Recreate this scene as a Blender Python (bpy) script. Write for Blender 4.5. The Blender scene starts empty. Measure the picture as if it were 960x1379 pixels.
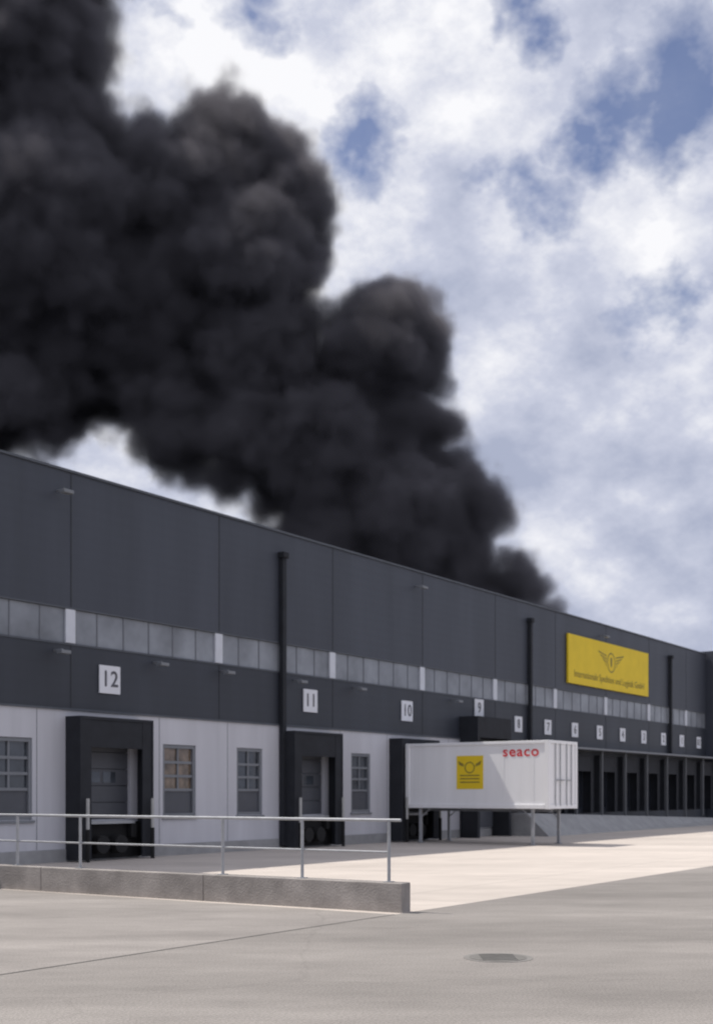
import bpy, math, random
from mathutils import Vector, Matrix
random.seed(4)
scene=bpy.context.scene
scene.view_settings.view_transform='Standard'
scene.view_settings.look='None'
scene.view_settings.exposure=0
C=bpy.context.collection
# ------------------------------------------------------------------ materials
def mat(name,col,rough=0.7,var=0.12,nscale=2.0,bump=0.0,bscale=40,metal=0.0,streak=False,spec=0.4):
    m=bpy.data.materials.new(name); m.use_nodes=True
    nt=m.node_tree; N=nt.nodes; L=nt.links
    b=N['Principled BSDF']; b.inputs['Roughness'].default_value=rough
    b.inputs['Metallic'].default_value=metal
    b.inputs['Specular IOR Level'].default_value=spec
    tc=N.new('ShaderNodeTexCoord')
    mp=N.new('ShaderNodeMapping'); L.new(tc.outputs['Object'],mp.inputs[0])
    if streak: mp.inputs['Scale'].default_value=(1,1,0.12)
    n1=N.new('ShaderNodeTexNoise'); n1.inputs['Scale'].default_value=nscale; n1.inputs['Detail'].default_value=4; n1.inputs['Roughness'].default_value=0.62
    L.new(mp.outputs[0],n1.inputs['Vector'])
    mr=N.new('ShaderNodeMapRange'); mr.inputs[1].default_value=0.3; mr.inputs[2].default_value=0.7
    mr.inputs[3].default_value=1-var; mr.inputs[4].default_value=1+var
    L.new(n1.outputs['Fac'],mr.inputs[0])
    vm=N.new('ShaderNodeVectorMath'); vm.operation='SCALE'
    vm.inputs[0].default_value=col; L.new(mr.outputs[0],vm.inputs['Scale'])
    L.new(vm.outputs[0],b.inputs['Base Color'])
    if bump>0:
        n2=N.new('ShaderNodeTexNoise'); n2.inputs['Scale'].default_value=bscale; n2.inputs['Detail'].default_value=3
        L.new(tc.outputs['Object'],n2.inputs['Vector'])
        bp=N.new('ShaderNodeBump'); bp.inputs['Strength'].default_value=bump; bp.inputs['Distance'].default_value=0.02
        L.new(n2.outputs['Fac'],bp.inputs['Height']); L.new(bp.outputs[0],b.inputs['Normal'])
    return m
def clad(name,col,period,rough=0.5):
    m=mat(name,col,rough,0.16,0.6,streak=True)
    nt=m.node_tree;N=nt.nodes;L=nt.links
    tc=N.new('ShaderNodeTexCoord'); w=N.new('ShaderNodeTexWave'); w.bands_direction='Z'; w.wave_type='BANDS'
    w.inputs['Scale'].default_value=0.314/period*1.0
    L.new(tc.outputs['Object'],w.inputs['Vector'])
    bp=N.new('ShaderNodeBump'); bp.inputs['Strength'].default_value=0.08; bp.inputs['Distance'].default_value=0.02
    L.new(w.outputs['Fac'],bp.inputs['Height']); L.new(bp.outputs[0],N['Principled BSDF'].inputs['Normal'])
    return m
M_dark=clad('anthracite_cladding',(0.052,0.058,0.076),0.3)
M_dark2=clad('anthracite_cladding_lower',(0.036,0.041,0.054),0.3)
M_seam=mat('seam_dark',(0.026,0.028,0.035),0.6)
M_white=mat('light_grey_panel',(0.54,0.54,0.58),0.65,0.10,0.8,streak=True)
M_plinth=mat('concrete_plinth',(0.31,0.31,0.315),0.85,0.15,1.5,0.3)
M_band=mat('translucent_panel',(0.225,0.24,0.27),0.3,0.40,0.45)
M_mull=mat('mullion_white',(0.60,0.62,0.68),0.5,0.05)
M_fm=mat('mullion_fine',(0.17,0.18,0.205),0.5,0.05)
M_frame=mat('window_frame',(0.19,0.20,0.22),0.5,0.05)
M_glass=mat('door_glass',(0.05,0.058,0.07),0.08,0.5,1.2,spec=0.8)
M_glassw=mat('door_glass_warm_reflection',(0.17,0.125,0.09),0.15,0.6,3.0,spec=0.8)  # warm reflection in the pane, painted as brown glass colour
M_shel=mat('shelter_fabric',(0.020,0.022,0.028),0.8,0.2,2.0)
M_door=mat('sectional_door',(0.085,0.09,0.105),0.5,0.1,1.0)
M_black=mat('rubber_black',(0.012,0.012,0.013),0.8)
M_galv=mat('galvanised_steel',(0.36,0.37,0.39),0.5,0.12,6,metal=0.3)
M_cop=mat('coping',(0.08,0.088,0.105),0.5)
M_sign=mat('sign_white',(0.70,0.71,0.76),0.6,0.04)
M_ink=mat('sign_ink',(0.10,0.10,0.115),0.6)
M_yel=mat('banner_yellow',(0.78,0.56,0.022),0.6,0.05,1)
M_yink=mat('banner_ink',(0.27,0.21,0.04),0.6)
M_cont=mat('container_white',(0.80,0.80,0.82),0.5,0.07,0.9,streak=True)
M_red=mat('red_letters',(0.60,0.03,0.04),0.5)
M_post=mat('bollard_pale',(0.42,0.42,0.41),0.6)
M_postd=mat('dock_upright',(0.12,0.125,0.135),0.6)
# ------------------------------------------------------------------ mesh helpers
def mkobj(name,verts,faces,m,parent=None):
    me=bpy.data.meshes.new(name); me.from_pydata(verts,[],faces); me.update()
    o=bpy.data.objects.new(name,me); C.objects.link(o)
    if m: me.materials.append(m)
    if parent: o.parent=parent
    return o
class MB:
    def __init__(s): s.v=[];s.f=[]
    def box(s,x0,x1,y0,y1,z0,z1):
        b=len(s.v)
        s.v+=[(x0,y0,z0),(x1,y0,z0),(x1,y1,z0),(x0,y1,z0),(x0,y0,z1),(x1,y0,z1),(x1,y1,z1),(x0,y1,z1)]
        s.f+=[tuple(b+i for i in q) for q in((0,3,2,1),(4,5,6,7),(0,1,5,4),(1,2,6,5),(2,3,7,6),(3,0,4,7))]
    def quad(s,a,b_,c,d):
        b=len(s.v); s.v+=[a,b_,c,d]; s.f.append((b,b+1,b+2,b+3))
    def cyl(s,p,q,r,n=10):
        p=Vector(p);q=Vector(q);d=(q-p).normalized()
        a=d.orthogonal().normalized(); c=d.cross(a); b=len(s.v)
        for e in(p,q):
            for i in range(n):
                t=2*math.pi*i/n; s.v.append(tuple(e+a*r*math.cos(t)+c*r*math.sin(t)))
        for i in range(n): s.f.append((b+i,b+(i+1)%n,b+n+(i+1)%n,b+n+i))
        s.f.append(tuple(b+n-1-i for i in range(n))); s.f.append(tuple(b+n+i for i in range(n)))
    def obj(s,name,m,parent=None,bevel=0):
        o=mkobj(name,s.v,s.f,m,parent)
        if bevel:
            bv=o.modifiers.new('b','BEVEL'); bv.width=bevel; bv.segments=2; bv.limit_method='ANGLE'
        return o
def wall_with_openings(mb,x0,x1,z0,z1,y,ops,reveal=0.2):
    xs=sorted({x0,x1,*[o[0] for o in ops],*[o[1] for o in ops]}); zs=sorted({z0,z1,*[o[2] for o in ops],*[o[3] for o in ops]})
    xs=[x for x in xs if x0<=x<=x1]; zs=[z for z in zs if z0<=z<=z1]
    for i in range(len(xs)-1):
        for j in range(len(zs)-1):
            cx=(xs[i]+xs[i+1])/2; cz=(zs[j]+zs[j+1])/2
            if any(o[0]<cx<o[1] and o[2]<cz<o[3] for o in ops): continue
            mb.quad((xs[i],y,zs[j]),(xs[i+1],y,zs[j]),(xs[i+1],y,zs[j+1]),(xs[i],y,zs[j+1]))
    for a,b,c,d in ops:
        r=y+reveal
        mb.quad((a,y,c),(a,r,c),(a,r,d),(a,y,d)); mb.quad((b,y,c),(b,y,d),(b,r,d),(b,r,c))
        mb.quad((a,y,d),(a,r,d),(b,r,d),(b,y,d)); mb.quad((a,y,c),(b,y,c),(b,r,c),(a,r,c))
def text(name,body,size,m,parent,loc,rotz=0,bold=0.0,xs=1.0,sp=1.0):
    cu=bpy.data.curves.new(name,'FONT'); cu.body=body; cu.size=size; cu.align_x='CENTER'; cu.align_y='CENTER'
    cu.extrude=0.004; cu.offset=bold; cu.space_character=sp
    t=bpy.data.objects.new(name+'_t',cu); C.objects.link(t)
    bpy.context.view_layer.update()
    me=bpy.data.meshes.new_from_object(t.evaluated_get(bpy.context.evaluated_depsgraph_get()))
    bpy.data.objects.remove(t)
    me.materials.clear(); me.materials.append(m)
    o=bpy.data.objects.new(name,me); C.objects.link(o); o.parent=parent
    o.location=loc; o.rotation_euler=(math.pi/2,0,rotz); o.scale=(xs,1,1)
    return o
# ------------------------------------------------------------------ building frame
P0=Vector((-7.85,33.04,0)); ANG=math.atan2(0.819,0.573)
def frame(name):
    e=bpy.data.objects.new(name,None); C.objects.link(e); e.location=P0; e.rotation_euler=(0,0,ANG); return e
W=frame('warehouse')
S0,S1,DEPTH,H=-24.0,52.75,45.0,10.78
SB=24.8     # where the light wall changes to the dark dock row
mb=MB(); mb.box(S0,S1,0.3,DEPTH,-0.1,H-0.25); mb.obj('core',M_dark,W)
mb=MB(); mb.box(S0,S1,0,0.295,7.0,H); mb.obj('upper_cladding',M_dark,W)
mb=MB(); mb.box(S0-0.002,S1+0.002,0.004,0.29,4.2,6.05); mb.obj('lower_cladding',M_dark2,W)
mb=MB(); mb.box(S0,S1,-0.05,0.35,H+0.002,H+0.07); mb.obj('roof_coping',M_cop,W)
# window band
mb=MB(); mb.box(S0,S1,0.05,0.28,6.052,6.998); mb.obj('window_band',M_band,W)
seams=[-0.1+6.15*k for k in range(-3,9)]
mb=MB(); mt=MB()
for s in seams: mb.box(s-0.20,s+0.14,-0.02,0.045,6.06,6.99)
s=S0+0.3
while s<S1:
    if min(abs(s-q) for q in seams)>0.4: mt.box(s-0.02,s+0.02,0.03,0.048,6.06,6.99)
    s+=1.025
mb.obj('band_mullions',M_mull,W); mt.obj('band_fine_mullions',M_fm,W)
mb=MB()
mb.box(S0,S1,-0.02,0.04,7.0,7.05)
mb.box(S0,S1,-0.02,0.04,6.0,6.05)
mb.obj('band_trim',M_cop,W)
mb=MB()
for s in seams:
    mb.box(s-0.02,s+0.02,-0.006,0.0,7.06,H-0.01)
    mb.box(s-0.015,s+0.015,-0.004,0.003,4.22,5.99)
mb.obj('panel_seams',M_seam,W)
# docks
docks=[(-8.4,2.8,'13'),(1.1,2.8,'12'),(10.6,2.8,'11'),(17.3,2.8,'10')]
far=[]
nums=['8','7','6','5','4','3','2','1','0']
for k in range(9): far.append((26.65+3.08*k,2.35,nums[k]))
ops=[]
for c,w,n in docks: ops.append((c-w/2+0.35,c+w/2-0.35,1.15,3.55))
wins=[(-4.6,-3.2),(-2.9,-1.45),(3.5,4.95),(6.9,8.2),(13.35,14.6)]
for a,b in wins: ops.append((a,b,1.18,3.38))
mb=MB(); wall_with_openings(mb,S0,SB,0.35,4.19,0.0,ops); mb.obj('light_wall',M_white,W)
mb=MB(); mb.box(S0,SB,-0.03,0.2,-0.1,0.348); mb.obj('base_plinth',M_plinth,W)
mb=MB()
s=S0+1
while s<SB:
    if not any(o[0]-0.05<s<o[1]+0.05 for o in ops): mb.box(s-0.012,s+0.012,-0.004,0,0.36,4.18)
    s+=1.55
mb.obj('light_wall_joints',M_frame,W)
mb=MB(); mb.box(S0,S1,-0.05,0,4.19,4.25); mb.obj('flashing',M_cop,W)
# windows/doors between docks
g=MB();f=MB();wg=MB();lowp=MB()
for i,(a,b) in enumerate(wins):
    f.box(a,a+0.1,0.03,0.2,1.2,3.37); f.box(b-0.1,b,0.03,0.2,1.2,3.37)
    f.box(a+0.1,b-0.1,0.03,0.2,3.27,3.37); f.box(a+0.1,b-0.1,0.03,0.2,1.18,1.28)
    for z in(2.0,2.42,2.84): f.box(a+0.1,b-0.1,0.06,0.16,z-0.04,z+0.04)
    cx=(a+b)/2; f.box(cx-0.03,cx+0.03,0.07,0.15,2.04,3.27)
    (wg if i==2 else g).box(a+0.1,b-0.1,0.12,0.14,2.0,3.27)
    lowp.box(a+0.1,b-0.1,0.1,0.19,1.28,1.96)
    f.box(a-0.05,b+0.05,-0.06,0.0,1.10,1.17)
f.obj('window_frames',M_frame,W); g.obj('window_glass',M_glass,W); wg.obj('window_glass_warm',M_glassw,W); lowp.obj('window_lower_panels',M_door,W)
# dock shelters
sh=MB();dd=MB();gl=MB();bl=MB();po=MB();fl=MB();rb=MB()
def dock(c,w,top,base,p,z0):
    a,b=c-w/2,c+w/2
    sw=0.42 if w>2.5 else 0.3
    sh.box(a,a+0.06,-p,0,z0,top); sh.box(b-0.06,b,-p,0,z0,top)
    sh.box(a+0.062,b-0.062,-p,-0.001,top-0.08,top)           # roof of shelter
    sh.box(a+0.062,a+sw,-p+0.02,-p+0.07,z0,top-0.082)        # side curtains
    sh.box(b-sw,b-0.062,-p+0.02,-p+0.07,z0,top-0.082)
    sh.box(a+sw+0.002,b-sw-0.002,-p+0.03,-p+0.06,top-0.85,top-0.082)  # head curtain
    for k in range(5):
        z=base+k*0.48; dd.box(a+0.36,b-0.36,0.10,0.19,z+0.012,z+0.475)
    gl.box(c-0.55,c-0.06,0.085,0.098,base+1.05,base+1.36); gl.box(c+0.06,c+0.55,0.085,0.098,base+1.05,base+1.36)
    if base>0.9 and z0<0.2:
        bl.box(a+0.07,b-0.07,-0.12,-0.035,0.05,base-0.08)
        fl.box(c-0.9,c+0.9,-0.35,-0.12,base-0.12,base-0.04)
        rb.box(c-1.0,c-0.78,-0.34,-0.125,0.62,base-0.14); rb.box(c+0.78,c+1.0,-0.34,-0.125,0.62,base-0.14)
        rb.cyl((c-0.45,-0.5,0.45),(c-0.45,-0.2,0.45),0.26,16); rb.cyl((c+0.25,-0.5,0.45),(c+0.25,-0.2,0.45),0.26,16)
        for q in(a+0.16,b-0.16):
            po.cyl((q,-p-0.12,0.9),(q,-p-0.12,1.75),0.05); bl.cyl((q,-p-0.12,0.0),(q,-p-0.12,0.899),0.06)
for c,w,n in docks: dock(c,w,4.02,1.15,0.6,0.06)
# tall portal next to the container
sh.box(21.3,24.3,-0.9,-0.001,4.26,5.15)
sh.box(21.3,21.5,-0.9,-0.06,0.0,4.258); sh.box(24.1,24.3,-0.9,-0.06,0.0,4.258)
dd.box(21.52,24.08,-0.10,-0.06,0.4,4.18)
# far dock row
farw=MB(); fops=[(c-w/2+0.3,c+w/2-0.3,1.15,3.55) for c,w,n in far]
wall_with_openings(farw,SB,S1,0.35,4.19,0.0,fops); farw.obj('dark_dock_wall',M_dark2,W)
pd=MB()
for c,w,n in far:
    dock(c,w,3.85,1.15,0.55,0.9)
    pd.cyl((c-1.45,-0.8,0.5),(c-1.45,-0.8,4.05),0.06)
pd.obj('dock_uprights',M_postd,W)
sh.obj('dock_shelters',M_shel,W); dd.obj('dock_doors',M_door,W); gl.obj('dock_door_glazing',M_glass,W)
bl.obj('dock_pits',M_black,W); fl.obj('dock_levellers',M_galv,W); rb.obj('dock_bumpers',M_black,W,0.02); po.obj('guide_posts',M_post,W)
mb=MB(); mb.box(SB,S1,-1.05,-0.052,4.06,4.15); mb.obj('dock_canopy',M_frame,W)
# sloping concrete plinth below far docks
mb=MB()
b0,b1=SB,S1
mb.v=[(b0,-2.6,-0.1),(b1,-2.6,-0.1),(b1,0,-0.1),(b0,0,-0.1),(b0,-1.4,1.0),(b1,-1.4,0.30),(b1,0,0.34),(b0,0,1.04)]
mb.f=[(0,3,2,1),(4,5,6,7),(0,1,5,4),(1,2,6,5),(2,3,7,6),(3,0,4,7)]
mb.obj('dock_ramp',M_plinth,W)
# rainwater pipes, lamps
mb=MB()
for s in(-9.3,9.15,27.7,46.1):
    mb.box(s-0.08,s+0.12,-0.2,-0.03,0.1 if s<SB else 4.25,9.9)
    mb.box(s-0.13,s+0.17,-0.27,-0.0,9.902,10.1)
mb.obj('downpipes',M_shel,W,0.02)
mb=MB()
for s,z in((-0.6,10.15),(17.8,10.15),(36,10.15),(-0.7,5.78),(3.1,5.78),(6.1,5.78),(9.9,5.78),(13.5,5.78),(20.6,5.78)):
    mb.box(s-0.03,s+0.03,-0.35,0.0,z,z+0.05); mb.box(s-0.17,s+0.17,-0.5,-0.28,z-0.1,z-0.002)
mb.obj('wall_lamps',M_frame,W,0.015)
# ------------------------------------------------------------------ neighbouring hall
W2=frame('warehouse')
mb=MB(); mb.box(S1+0.05,125,-0.9,70,-0.1,11.0); mb.obj('hall_body',M_dark,W2)
mb=MB(); mb.box(S1+0.05,125.1,-0.98,-0.902,11.0,11.1); mb.box(S1+0.3,125,-0.93,-0.902,6.1,6.9); mb.obj('hall_band',M_band,W2)
mb=MB(); mb.box(S1+0.3,125,-1.9,-0.903,4.06,4.17); mb.obj('hall_canopy',M_frame,W2)
sh=MB();dd=MB()
for k in range(12):
    c=55+3.2*k
    sh.box(c-1.2,c-0.9,-1.4,-0.903,0.6,3.9); sh.box(c+0.9,c+1.2,-1.4,-0.903,0.6,3.9); sh.box(c-0.898,c+0.898,-1.4,-0.903,3.2,3.9)
    dd.box(c-0.89,c+0.89,-0.96,-0.903,0.7,3.19)
sh.obj('hall_shelters',M_shel,W2); dd.obj('hall_doors',M_door,W2)
# ------------------------------------------------------------------ dock number signs
def numsign(s,z,n,size=0.8):
    e=bpy.data.objects.new('dock_number_sign',None); C.objects.link(e); e.location=P0+Matrix.Rotation(ANG,3,'Z')@Vector((s,-0.03,z)); e.rotation_euler=(0,0,ANG)
    b=MB(); h=size/2; b.box(-h,h,-0.02,0.02,-h,h); b.obj('plate',M_sign,e,0.005)
    text('digits',n,size*0.80,M_ink,e,(0,-0.026,0),0,0.008,0.95,1.1)
for s,n in((1.31,'12'),(10.81,'11'),(17.13,'10'),(-8.2,'13')): numsign(s,5.15,n)
numsign(22.96,5.60,'9',0.78)
for c,w,n in far: numsign(c+0.02,5.08,n if n!='0' else '01',0.72)
# ------------------------------------------------------------------ yellow banner
e=bpy.data.objects.new('company_banner_sign',None); C.objects.link(e)
e.location=P0+Matrix.Rotation(ANG,3,'Z')@Vector((37.2,-0.10,8.63)); e.rotation_euler=(0,0,ANG)
b=MB(); b.box(-5.34,5.34,-0.03,0.08,-1.23,1.23); b.obj('banner_panel',M_yel,e,0.01)
b=MB()
def ring(mbb,cx,cz,r0,r1,y,n=28,sx=1,a0=0,a1=2*math.pi):
    for i in range(n):
        t0=a0+(a1-a0)*i/n;t1=a0+(a1-a0)*(i+1)/n
        P=lambda r,t:(cx+sx*r*math.cos(t),y,cz+r*math.sin(t))
        mbb.quad(P(r0,t0),P(r1,t0),P(r1,t1),P(r0,t1))
ring(b,0,0.22,0.46,0.54,-0.036)
for k in range(4):
    for sg in(-1,1):
        z=0.62-0.17*k; x0=0.62; x1=1.75-0.28*k
        b.quad((sg*x0,-0.036,z-0.12),(sg*x0,-0.036,z-0.05),(sg*x1,-0.036,z+0.12),(sg*(x1-0.1),-0.036,z+0.03))
b.quad((-0.09,-0.036,0.0),(0.09,-0.036,0.0),(0.13,-0.036,0.48),(-0.13,-0.036,0.48))
b.obj('emblem',M_yink,e)
text('caption','Internationale Spedition und Logistik GmbH',0.50,M_yink,e,(0,-0.036,-0.72),0,0.002,1.05)
# ------------------------------------------------------------------ container, docked
K=bpy.data.objects.new('shipping_container',None); C.objects.link(K)
K.location=P0+Matrix.Rotation(ANG,3,'Z')@Vector((16.1,-0.62,0)); K.rotation_euler=(0,0,ANG-math.pi/2)
LN,WD,ZB,ZT=6.06,2.44,1.33,3.80
b=MB(); b.box(0.05,LN-0.05,0.05,WD-0.05,ZB+0.12,ZT-0.05)
b.obj('body',M_cont,K,0.01)
b=MB()
for y0,y1 in((0,0.12),(WD-0.12,WD)):
    b.box(0.17,LN-0.17,y0,y1,ZB,ZB+0.16); b.box(0.17,LN-0.17,y0,y1,ZT-0.11,ZT-0.005)
for x0,x1 in((0,0.16),(LN-0.16,LN)):
    for y0,y1 in((0,0.16),(WD-0.16,WD)):
        b.box(x0,x1,y0-0.004,y1,ZB-0.01,ZT)
    b.box(x0,x1,0.162,WD-0.162,ZB,ZB+0.16); b.box(x0,x1,0.162,WD-0.162,ZT-0.12,ZT)
b.obj('frame',M_cont,K,0.012)
b=MB()
k=0.62
while k<LN-0.3:
    b.box(k-0.012,k+0.012,0.042,0.048,ZB+0.17,ZT-0.12); k+=1.204
b.obj('side_ribs',M_cont,K,0.002)
b=MB()
b.box(LN-0.048,LN-0.03,0.18,WD/2-0.01,ZB+0.17,ZT-0.13); b.box(LN-0.048,LN-0.03,WD/2+0.01,WD-0.18,ZB+0.17,ZT-0.13)
b.obj('rear_doors',M_cont,K,0.006)
b=MB()
for y in(0.55,0.95,1.49,1.89): b.cyl((LN+0.005,y,ZB+0.1),(LN+0.005,y,ZT-0.1),0.022)
for y in(0.62,1.0,1.5): b.box(LN-0.02,LN+0.03,y,y+0.3,2.35,2.39)
b.obj('locking_bars',M_galv,K)
b=MB()
for x in(0.55,LN-0.75):
    for y in(0.10,WD-0.2):
        b.box(x,x+0.1,y,y+0.1,0.03,ZB); b.box(x-0.06,x+0.16,y-0.06,y+0.16,0.006,0.03)
    sgn=1 if x<2 else -1
    for y in(0.15,WD-0.15): b.cyl((x+0.05,y,0.95),(x+0.05+sgn*0.45,y,ZB-0.0),0.022)
b.obj('support_legs',M_galv,K)
b=MB(); b.box(0.3,LN-0.3,0.8,0.95,ZB-0.12,ZB); b.box(0.3,LN-0.3,WD-0.95,WD-0.8,ZB-0.12,ZB)
b.box(0.2,LN-0.2,0.125,WD-0.125,ZB+0.01,ZB+0.11); b.obj('underframe',M_frame,K)
b=MB(); b.box(2.25,3.38,0.038,0.0495,ZB+0.72,ZB+1.96); b.obj('yellow_poster',M_yel,K)
b=MB()
yy=0.0365
ring(b,2.81,ZB+1.52,0.17,0.22,yy)
for z in(0.95,1.08,1.2): b.quad((2.4,yy,ZB+z),(3.23,yy,ZB+z),(3.23,yy,ZB+z+0.05),(2.4,yy,ZB+z+0.05))
for sg in(-1,1): b.quad((2.81+sg*0.25,yy,ZB+1.55),(2.81+sg*0.25,yy,ZB+1.65),(2.81+sg*0.5,yy,ZB+1.78),(2.81+sg*0.45,yy,ZB+1.62))
b.obj('poster_print',M_yink,K)
text('lettering','seaco',0.52,M_red,K,(4.92,0.0445,ZT-0.40),0,0.008,1.12,1.12)
# ------------------------------------------------------------------ ground
def locpoly(name,pts,z,m):
    R=Matrix.Rotation(ANG,3,'Z'); v=[]
    for s,o in pts:
        p=P0+R@Vector((s,-o,0)); v.append((p.x,p.y,z))
    return mkobj(name,v,[tuple(range(len(v)))],m)
def groundmat(name,col,var,patch,grit,cracks=0.0,seam=None):
    m=bpy.data.materials.new(name); m.use_nodes=True; nt=m.node_tree;N=nt.nodes;L=nt.links
    b=N['Principled BSDF']; b.inputs['Roughness'].default_value=0.9; b.inputs['Specular IOR Level'].default_value=0.25
    tc=N.new('ShaderNodeTexCoord')
    def noise(sc,d=5,r=0.6,scale=None):
        n=N.new('ShaderNodeTexNoise'); n.inputs['Scale'].default_value=sc; n.inputs['Detail'].default_value=d; n.inputs['Roughness'].default_value=r
        mp=N.new('ShaderNodeMapping'); mp.inputs['Rotation'].default_value=(0,0,-ANG)
        if scale: mp.inputs['Scale'].default_value=scale
        L.new(tc.outputs['Object'],mp.inputs[0]); L.new(mp.outputs[0],n.inputs['Vector']); return n.outputs['Fac']
    def rng(x,a,b_,c,d):
        r=N.new('ShaderNodeMapRange'); L.new(x,r.inputs[0])
        for i,q in enumerate((a,b_,c,d)): r.inputs[i+1].default_value=q
        return r.outputs[0]
    def mul(a,c):
        r=N.new('ShaderNodeMath'); r.operation='MULTIPLY'; L.new(a,r.inputs[0]); L.new(c,r.inputs[1]); return r.outputs[0]
    f=rng(noise(0.18,4,0.6,(0.35,1.6,1)),0.3,0.7,1-patch,1+patch)
    f=mul(f,rng(noise(1.3,5,0.65,(0.5,1.2,1)),0.3,0.7,1-var,1+var))
    f=mul(f,rng(noise(40,2,0.7),0.3,0.7,1-grit,1+grit))
    if cracks:
        vo=N.new('ShaderNodeTexVoronoi'); vo.feature='DISTANCE_TO_EDGE'; vo.inputs['Scale'].default_value=0.14
        ad=N.new('ShaderNodeVectorMath'); ad.operation='ADD'; nn=N.new('ShaderNodeTexNoise'); nn.inputs['Scale'].default_value=0.8; nn.inputs['Detail'].default_value=4
        L.new(tc.outputs['Object'],nn.inputs['Vector']); L.new(tc.outputs['Object'],ad.inputs[0]); L.new(nn.outputs['Color'],ad.inputs[1]); L.new(ad.outputs[0],vo.inputs['Vector'])
        f=mul(f,rng(vo.outputs['Distance'],0.0,0.006,1-cracks,1.0))
    if seam:
        mp=N.new('ShaderNodeMapping'); mp.inputs['Rotation'].default_value=(0,0,-ANG); L.new(tc.outputs['Object'],mp.inputs[0])
        br=N.new('ShaderNodeTexBrick'); br.offset=0; br.inputs['Scale'].default_value=1; br.inputs['Brick Width'].default_value=seam; br.inputs['Row Height'].default_value=seam
        br.inputs['Mortar Size'].default_value=0.012; br.inputs['Color1'].default_value=(1,1,1,1); br.inputs['Color2'].default_value=(0.93,0.93,0.93,1); br.inputs['Mortar'].default_value=(0.6,0.6,0.6,1)
        L.new(mp.outputs[0],br.inputs['Vector']); f=mul(f,br.outputs['Color'])
    vm=N.new('ShaderNodeVectorMath'); vm.operation='SCALE'; vm.inputs[0].default_value=col; L.new(f,vm.inputs['Scale']); L.new(vm.outputs[0],b.inputs['Base Color'])
    bp=N.new('ShaderNodeBump'); bp.inputs['Strength'].default_value=0.35; bp.inputs['Distance'].default_value=0.01
    n=N.new('ShaderNodeTexNoise'); n.inputs['Scale'].default_value=60; n.inputs['Detail'].default_value=2; L.new(tc.outputs['Object'],n.inputs['Vector']); L.new(n.outputs['Fac'],bp.inputs['Height']); L.new(bp.outputs[0],b.inputs['Normal'])
    return m
G_asph=groundmat('asphalt',(0.240,0.222,0.208),0.12,0.20,0.22,0.08)
G_apron=groundmat('apron_asphalt',(0.268,0.247,0.232),0.13,0.24,0.20,0.10)
G_joint=groundmat('joint_asphalt',(0.17,0.16,0.152),0.12,0.2,0.16)
G_yard=groundmat('yard_concrete',(0.53,0.475,0.432),0.09,0.12,0.06,0,6.0)
G_land=groundmat('land',(0.12,0.12,0.08),0.2,0.2,0.2)
mkobj('ground',[(-1500,-1500,-0.012),(1500,-1500,-0.012),(1500,1500,-0.012),(-1500,1500,-0.012)],[(0,1,2,3)],G_land)
locpoly('road',[(-120,48),(180,48),(180,15.2),(-120,15.2)],0.0,G_asph)
locpoly('apron_pavement',[(-120,15.2),(-7.0,15.2),(-7.6,-0.2),(-120,-0.2)],0.0,G_apron)
locpoly('yard_pavement',[(-7.0,15.2),(180,15.2),(180,-0.2),(-7.6,-0.2)],0.0,G_yard)
locpoly('road_edge_joint',[(-60,15.23),(-7,15.23),(-7,15.18),(-60,15.18)],0.004,G_joint)
# manhole
b=MB(); n=28
mh=bpy.data.objects.new('manhole_cover',None); C.objects.link(mh); mh.location=(1.63,13.7,0.0)
b.cyl((0,0,-0.02),(0,0,0.008),0.33,n); b.obj('lid',mat('cast_iron',(0.155,0.148,0.138),0.8,0.2,8,0.3),mh)
b=MB(); b.cyl((0,0,-0.02),(0,0,0.004),0.40,n); b.obj('rim',mat('rim_conc',(0.20,0.19,0.18),0.9),mh)
b=MB()
for i in range(-3,4): b.box(-0.2,0.2,i*0.075-0.012,i*0.075+0.012,0.008,0.013)
b.obj('lid_ribs',mat('cast_iron_ribs',(0.17,0.165,0.155),0.8),mh)
# ------------------------------------------------------------------ low wall and railing
A=Vector((0.72,18.8,0)); d=Vector((-0.852,0.524,0)).normalized()
RW=math.atan2(d.y,d.x)
wl=bpy.data.objects.new('low_concrete_wall',None); C.objects.link(wl); wl.location=A; wl.rotation_euler=(0,0,RW)
M_lw=mat('cast_concrete',(0.31,0.285,0.268),0.9,0.25,1.6,0.5,25)
b=MB(); b.box(0,4.0,-0.28,0,-0.1,0.47); b.box(4.012,8.0,-0.28,0,-0.1,0.468); b.box(8.012,16.5,-0.28,0,-0.1,0.47); b.obj('wall_sections',M_lw,wl,0.015)
rl=bpy.data.objects.new('metal_railing',None); C.objects.link(rl); rl.location=A; rl.rotation_euler=(0,0,RW)
b=MB()
for t in(0.32,2.0,3.68,7.1,8.8,10.5,12.2): b.cyl((t,-0.14,0.46),(t,-0.14,1.45),0.028,12); b.box(t-0.07,t+0.07,-0.21,-0.07,0.471,0.483)
b.cyl((0.10,-0.14,1.465),(14,-0.14,1.465),0.026,12)
b.cyl((0.32,-0.14,0.95),(14,-0.14,0.95),0.018,10)
b.obj('rails_and_posts',M_galv,rl)
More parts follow.
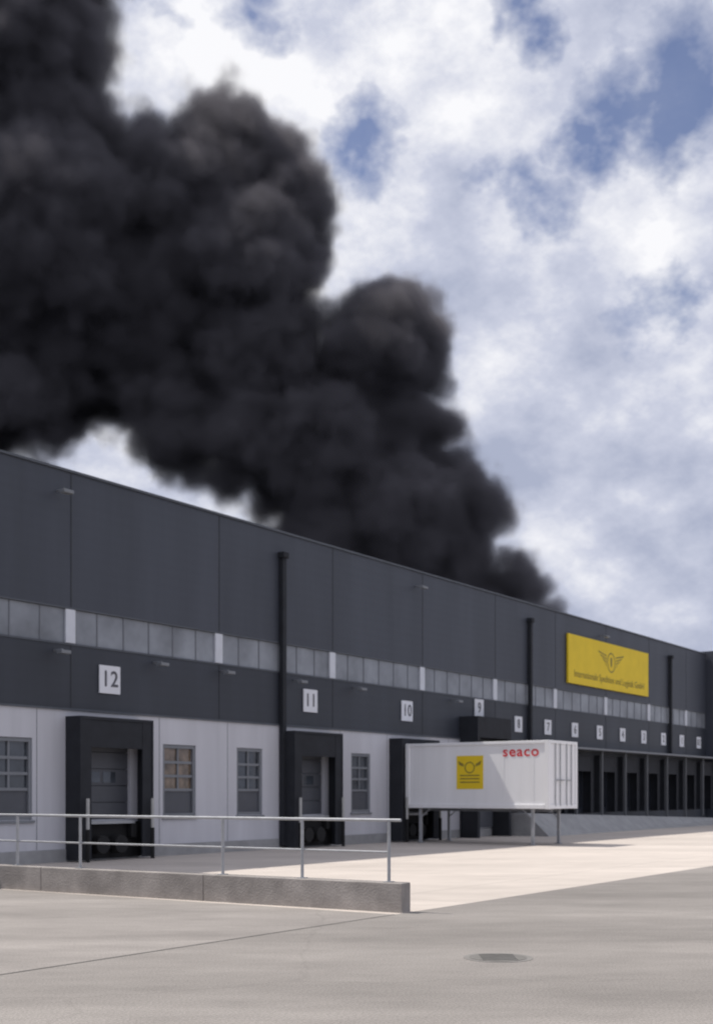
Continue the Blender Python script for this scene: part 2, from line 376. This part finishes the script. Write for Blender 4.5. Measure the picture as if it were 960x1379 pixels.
# ------------------------------------------------------------------ smoke plume (true volume grid)
lobes=[(738,824,14),(694,776,32),(655,795,38),(718,800,20),(640,840,60),(640,905,50),(600,760,62),(655,692,32),(625,680,50),(590,650,54),(545,700,85),(470,680,85),(592,577,22),(616,574,12),
(545,440,58),(510,470,78),(570,500,36),(470,540,90),(430,610,100),(520,600,85),(575,460,32),
(300,190,66),(345,240,78),(400,262,46),(400,330,46),(330,370,98),(255,280,105),(200,420,140),(350,485,95),(190,220,62),(432,352,18),
(30,60,118),(60,200,115),(70,340,150),(60,470,120),(10,540,82),(-40,560,80),(150,488,92),(250,570,72),(242,608,40),(330,595,74),(395,645,62),(330,530,100),(440,740,80),
(-100,100,140),(-110,330,160),(-110,500,95),(-230,200,150),(-230,420,150),(105,0,50)]
ng=bpy.data.node_groups.new('smoke_density','GeometryNodeTree')
ng.interface.new_socket('Geometry',in_out='OUTPUT',socket_type='NodeSocketGeometry')
N=ng.nodes;L=ng.links
pos=N.new('GeometryNodeInputPosition').outputs[0]
def gm(op,a,b_=None,c=None):
    n=N.new('ShaderNodeMath'); n.operation=op
    for i,x in enumerate((a,b_,c)):
        if x is None: continue
        if isinstance(x,(int,float)): n.inputs[i].default_value=x
        else: L.new(x,n.inputs[i])
    return n.outputs[0]
def gnoise(scale,detail,rough=0.55,vec=None,dist=0):
    n=N.new('ShaderNodeTexNoise'); n.inputs['Scale'].default_value=scale; n.inputs['Detail'].default_value=detail; n.inputs['Roughness'].default_value=rough; n.inputs['Distortion'].default_value=dist
    L.new(vec or pos,n.inputs['Vector']); return n
nw=gnoise(0.14,2); sub=N.new('ShaderNodeVectorMath'); sub.operation='SUBTRACT'; L.new(nw.outputs['Color'],sub.inputs[0]); sub.inputs[1].default_value=(0.5,0.5,0.5)
scv=N.new('ShaderNodeVectorMath'); scv.operation='SCALE'; scv.inputs['Scale'].default_value=2.0; L.new(sub.outputs[0],scv.inputs[0])
addv=N.new('ShaderNodeVectorMath'); addv.operation='ADD'; L.new(pos,addv.inputs[0]); L.new(scv.outputs[0],addv.inputs[1]); wp=addv.outputs[0]
acc=None
for i,(x,y,r) in enumerate(lobes):
    Y=98+((i*7)%5-2)*1.2
    k=Y/1600.0
    c=((x-480)*k,Y,1.9+(1068-y)*k); rr=r*k
    dn=N.new('ShaderNodeVectorMath'); dn.operation='DISTANCE'; L.new(wp,dn.inputs[0]); dn.inputs[1].default_value=c
    s=gm('SUBTRACT',dn.outputs['Value'],rr)
    acc=s if acc is None else gm('SMOOTH_MIN',acc,s,0.6)
def mapr(x,a,b_,c,d_,kind='SMOOTHSTEP'):
    n=N.new('ShaderNodeMapRange'); n.interpolation_type=kind; L.new(x,n.inputs[0])
    for i,q in enumerate((a,b_,c,d_)): n.inputs[i+1].default_value=q
    return n.outputs[0]
sx=N.new('ShaderNodeSeparateXYZ'); L.new(pos,sx.inputs[0])
amp=mapr(sx.outputs[0],-14,12,1.0,0.6)
n1=gnoise(0.26,8,0.68).outputs['Fac']
vo=N.new('ShaderNodeTexVoronoi'); vo.feature='SMOOTH_F1'; vo.inputs['Scale'].default_value=0.36; vo.inputs['Detail'].default_value=2.0; vo.inputs['Smoothness'].default_value=0.5; L.new(wp,vo.inputs['Vector'])
dn_=gm('MULTIPLY',gm('SUBTRACT',n1,0.5),7.5)
dv_=gm('MULTIPLY',gm('SUBTRACT',vo.outputs['Distance'],0.45),2.2)
sd=gm('ADD',acc,gm('MULTIPLY',gm('ADD',dn_,dv_),amp))
sd=gm('SUBTRACT',sd,0.85)
edge=mapr(sx.outputs[0],-20,10,1.9,0.9)
sde=gm('DIVIDE',sd,edge)
dens=mapr(sde,0.5,-1.0,0,1)
vc=N.new('GeometryNodeVolumeCube'); L.new(dens,vc.inputs['Density'])
mn=(-42,86,9);mx=(19,110,76)
vc.inputs['Min'].default_value=mn; vc.inputs['Max'].default_value=mx
for nm,i in(('Resolution X',0),('Resolution Y',1),('Resolution Z',2)): vc.inputs[nm].default_value=int((mx[i]-mn[i])/0.36)
ms=bpy.data.materials.new('black_smoke'); ms.use_nodes=True; t=ms.node_tree; t.nodes.remove(t.nodes['Principled BSDF'])
att=t.nodes.new('ShaderNodeAttribute'); att.attribute_name='density'
mu=t.nodes.new('ShaderNodeMath'); mu.operation='MULTIPLY'; mu.inputs[1].default_value=1.4; t.links.new(att.outputs['Fac'],mu.inputs[0])
sc=t.nodes.new('ShaderNodeVolumeScatter'); sc.inputs['Color'].default_value=(0.255,0.243,0.268,1)
ab=t.nodes.new('ShaderNodeVolumeAbsorption'); ab.inputs['Color'].default_value=(0.255,0.243,0.268,1)
ad=t.nodes.new('ShaderNodeAddShader'); t.links.new(sc.outputs[0],ad.inputs[0]); t.links.new(ab.outputs[0],ad.inputs[1])
t.links.new(mu.outputs[0],sc.inputs['Density']); t.links.new(mu.outputs[0],ab.inputs['Density'])
t.links.new(ad.outputs[0],t.nodes['Material Output'].inputs['Volume'])
try:
    ms.cycles.volume_step_rate=6.0; ms.cycles.volume_sampling='DISTANCE'
except Exception as ex: print(ex)
sm=N.new('GeometryNodeSetMaterial'); sm.inputs['Material'].default_value=ms; L.new(vc.outputs[0],sm.inputs[0])
go=N.new('NodeGroupOutput'); L.new(sm.outputs[0],go.inputs[0])
so=mkobj('smoke_plume',[(0,95,20),(1,95,20),(0,95,21)],[(0,1,2)],ms)
md=so.modifiers.new('smoke','NODES'); md.node_group=ng
# ------------------------------------------------------------------ sky
w=bpy.data.worlds.new('World'); scene.world=w; w.use_nodes=True; nt=w.node_tree; N=nt.nodes; L=nt.links
bg=N['Background']; bg.inputs['Strength'].default_value=0.1
SUN_EL=math.radians(60); sdir=Vector((-0.93,0.36,0)).normalized()
sky=N.new('ShaderNodeTexSky'); sky.sky_type='NISHITA'; sky.sun_disc=False; sky.sun_elevation=SUN_EL; sky.sun_rotation=math.atan2(sdir.x,sdir.y)
tc=N.new('ShaderNodeTexCoord'); gen=tc.outputs['Generated']
def wm(op,a,b_=None,c=None,clamp=False):
    n=N.new('ShaderNodeMath'); n.operation=op; n.use_clamp=clamp
    for i,x in enumerate((a,b_,c)):
        if x is None: continue
        if isinstance(x,(int,float)): n.inputs[i].default_value=x
        else: L.new(x,n.inputs[i])
    return n.outputs[0]
nwp=N.new('ShaderNodeTexNoise'); nwp.inputs['Scale'].default_value=14; nwp.inputs['Detail'].default_value=4; nwp.inputs['Roughness'].default_value=0.6; L.new(gen,nwp.inputs['Vector'])
s1=N.new('ShaderNodeVectorMath'); s1.operation='MULTIPLY_ADD'; L.new(nwp.outputs['Color'],s1.inputs[0]); s1.inputs[1].default_value=(.11,.11,.11); L.new(gen,s1.inputs[2])
wv=s1.outputs[0]
def blobs(lst):
    acc=None
    for x,y,r in lst:
        dv=Vector(((x-480)/1600,1,(1068-y)/1600)); rr=r*1.35/1600/dv.length; dv.normalize(); dv+=Vector((.055,.055,.055))
        n=N.new('ShaderNodeVectorMath'); n.operation='DISTANCE'; L.new(wv,n.inputs[0]); n.inputs[1].default_value=dv
        g=wm('MULTIPLY_ADD',n.outputs['Value'],-1.0/rr,1.0)
        acc=g if acc is None else wm('MAXIMUM',acc,g)
    return acc
gb=blobs([(492,176,62),(880,130,88),(800,195,50),(705,272,58),(893,402,66),(350,22,62),(250,40,50),(690,5,52)])
pb=blobs([(310,80,85),(430,110,85),(510,260,95),(630,110,115),(900,250,100),(440,370,70)])
# unwarped stretch keeps the cloud streaks natural
mp=N.new('ShaderNodeMapping'); mp.inputs['Location'].default_value=(2.3,0,1.1); mp.inputs['Scale'].default_value=(1,1,1.45); mp.inputs['Rotation'].default_value=(0,0.65,0); L.new(gen,mp.inputs[0])
t1n=N.new('ShaderNodeTexNoise'); t1n.inputs['Scale'].default_value=9.0; t1n.inputs['Detail'].default_value=7; t1n.inputs['Roughness'].default_value=0.60; L.new(mp.outputs[0],t1n.inputs['Vector']); t1=t1n.outputs['Fac']
clear=wm('MULTIPLY',wm('MULTIPLY_ADD',t1,-2.0,wm('ADD',wm('MAXIMUM',gb,-0.4),0.85)),1.5,clamp=True)
cover=wm('MULTIPLY_ADD',clear,-0.88,1.0)
sz=N.new('ShaderNodeSeparateXYZ'); L.new(gen,sz.inputs[0])
zc=wm('MINIMUM',sz.outputs[2],0.55)
tone=wm('MULTIPLY_ADD',wm('MAXIMUM',pb,0.0),0.15,wm('MULTIPLY_ADD',zc,0.22,wm('SUBTRACT',t1,0.06)))
ramp=N.new('ShaderNodeValToRGB'); L.new(tone,ramp.inputs[0]); cr=ramp.color_ramp
cr.elements[0].position=0.36; cr.elements[0].color=(0.42,0.46,0.60,1)
cr.elements[1].position=0.72; cr.elements[1].color=(0.97,0.97,1.0,1)
e2=cr.elements.new(0.53); e2.color=(0.60,0.63,0.755,1)
vs=N.new('ShaderNodeVectorMath'); vs.operation='SCALE'; vs.inputs['Scale'].default_value=9.9; L.new(ramp.outputs[0],vs.inputs[0])
skc=N.new('ShaderNodeMix'); skc.data_type='RGBA'; skc.blend_type='MULTIPLY'; skc.inputs[0].default_value=1.0; L.new(sky.outputs[0],skc.inputs[6]); skc.inputs[7].default_value=(0.88,0.85,1.0,1)
mx_=N.new('ShaderNodeMix'); mx_.data_type='RGBA'; L.new(cover,mx_.inputs[0]); L.new(skc.outputs[2],mx_.inputs[6]); L.new(vs.outputs[0],mx_.inputs[7])
L.new(mx_.outputs[2],bg.inputs['Color'])
# ------------------------------------------------------------------ sun
sl=bpy.data.lights.new('sun','SUN'); sl.energy=4.2; sl.angle=math.radians(0.5); sl.color=(1,0.95,0.87)
so=bpy.data.objects.new('sun',sl); C.objects.link(so)
v=Vector((sdir.x*math.cos(SUN_EL),sdir.y*math.cos(SUN_EL),math.sin(SUN_EL)))
so.rotation_euler=v.to_track_quat('Z','Y').to_euler(); so.location=(0,0,60)
# ------------------------------------------------------------------ camera
cam=bpy.data.cameras.new('camera'); co=bpy.data.objects.new('camera',cam); C.objects.link(co); scene.camera=co
co.location=(0,0,1.9); co.rotation_euler=(math.pi/2,0,0)
cam.sensor_fit='VERTICAL'; cam.sensor_height=24; cam.lens=24*1600/1379; cam.shift_y=(1068-689.5)/1379
cam.dof.use_dof=True; cam.dof.focus_distance=7.0; cam.dof.aperture_fstop=2.0
cam.clip_end=4000; cam.clip_start=0.1
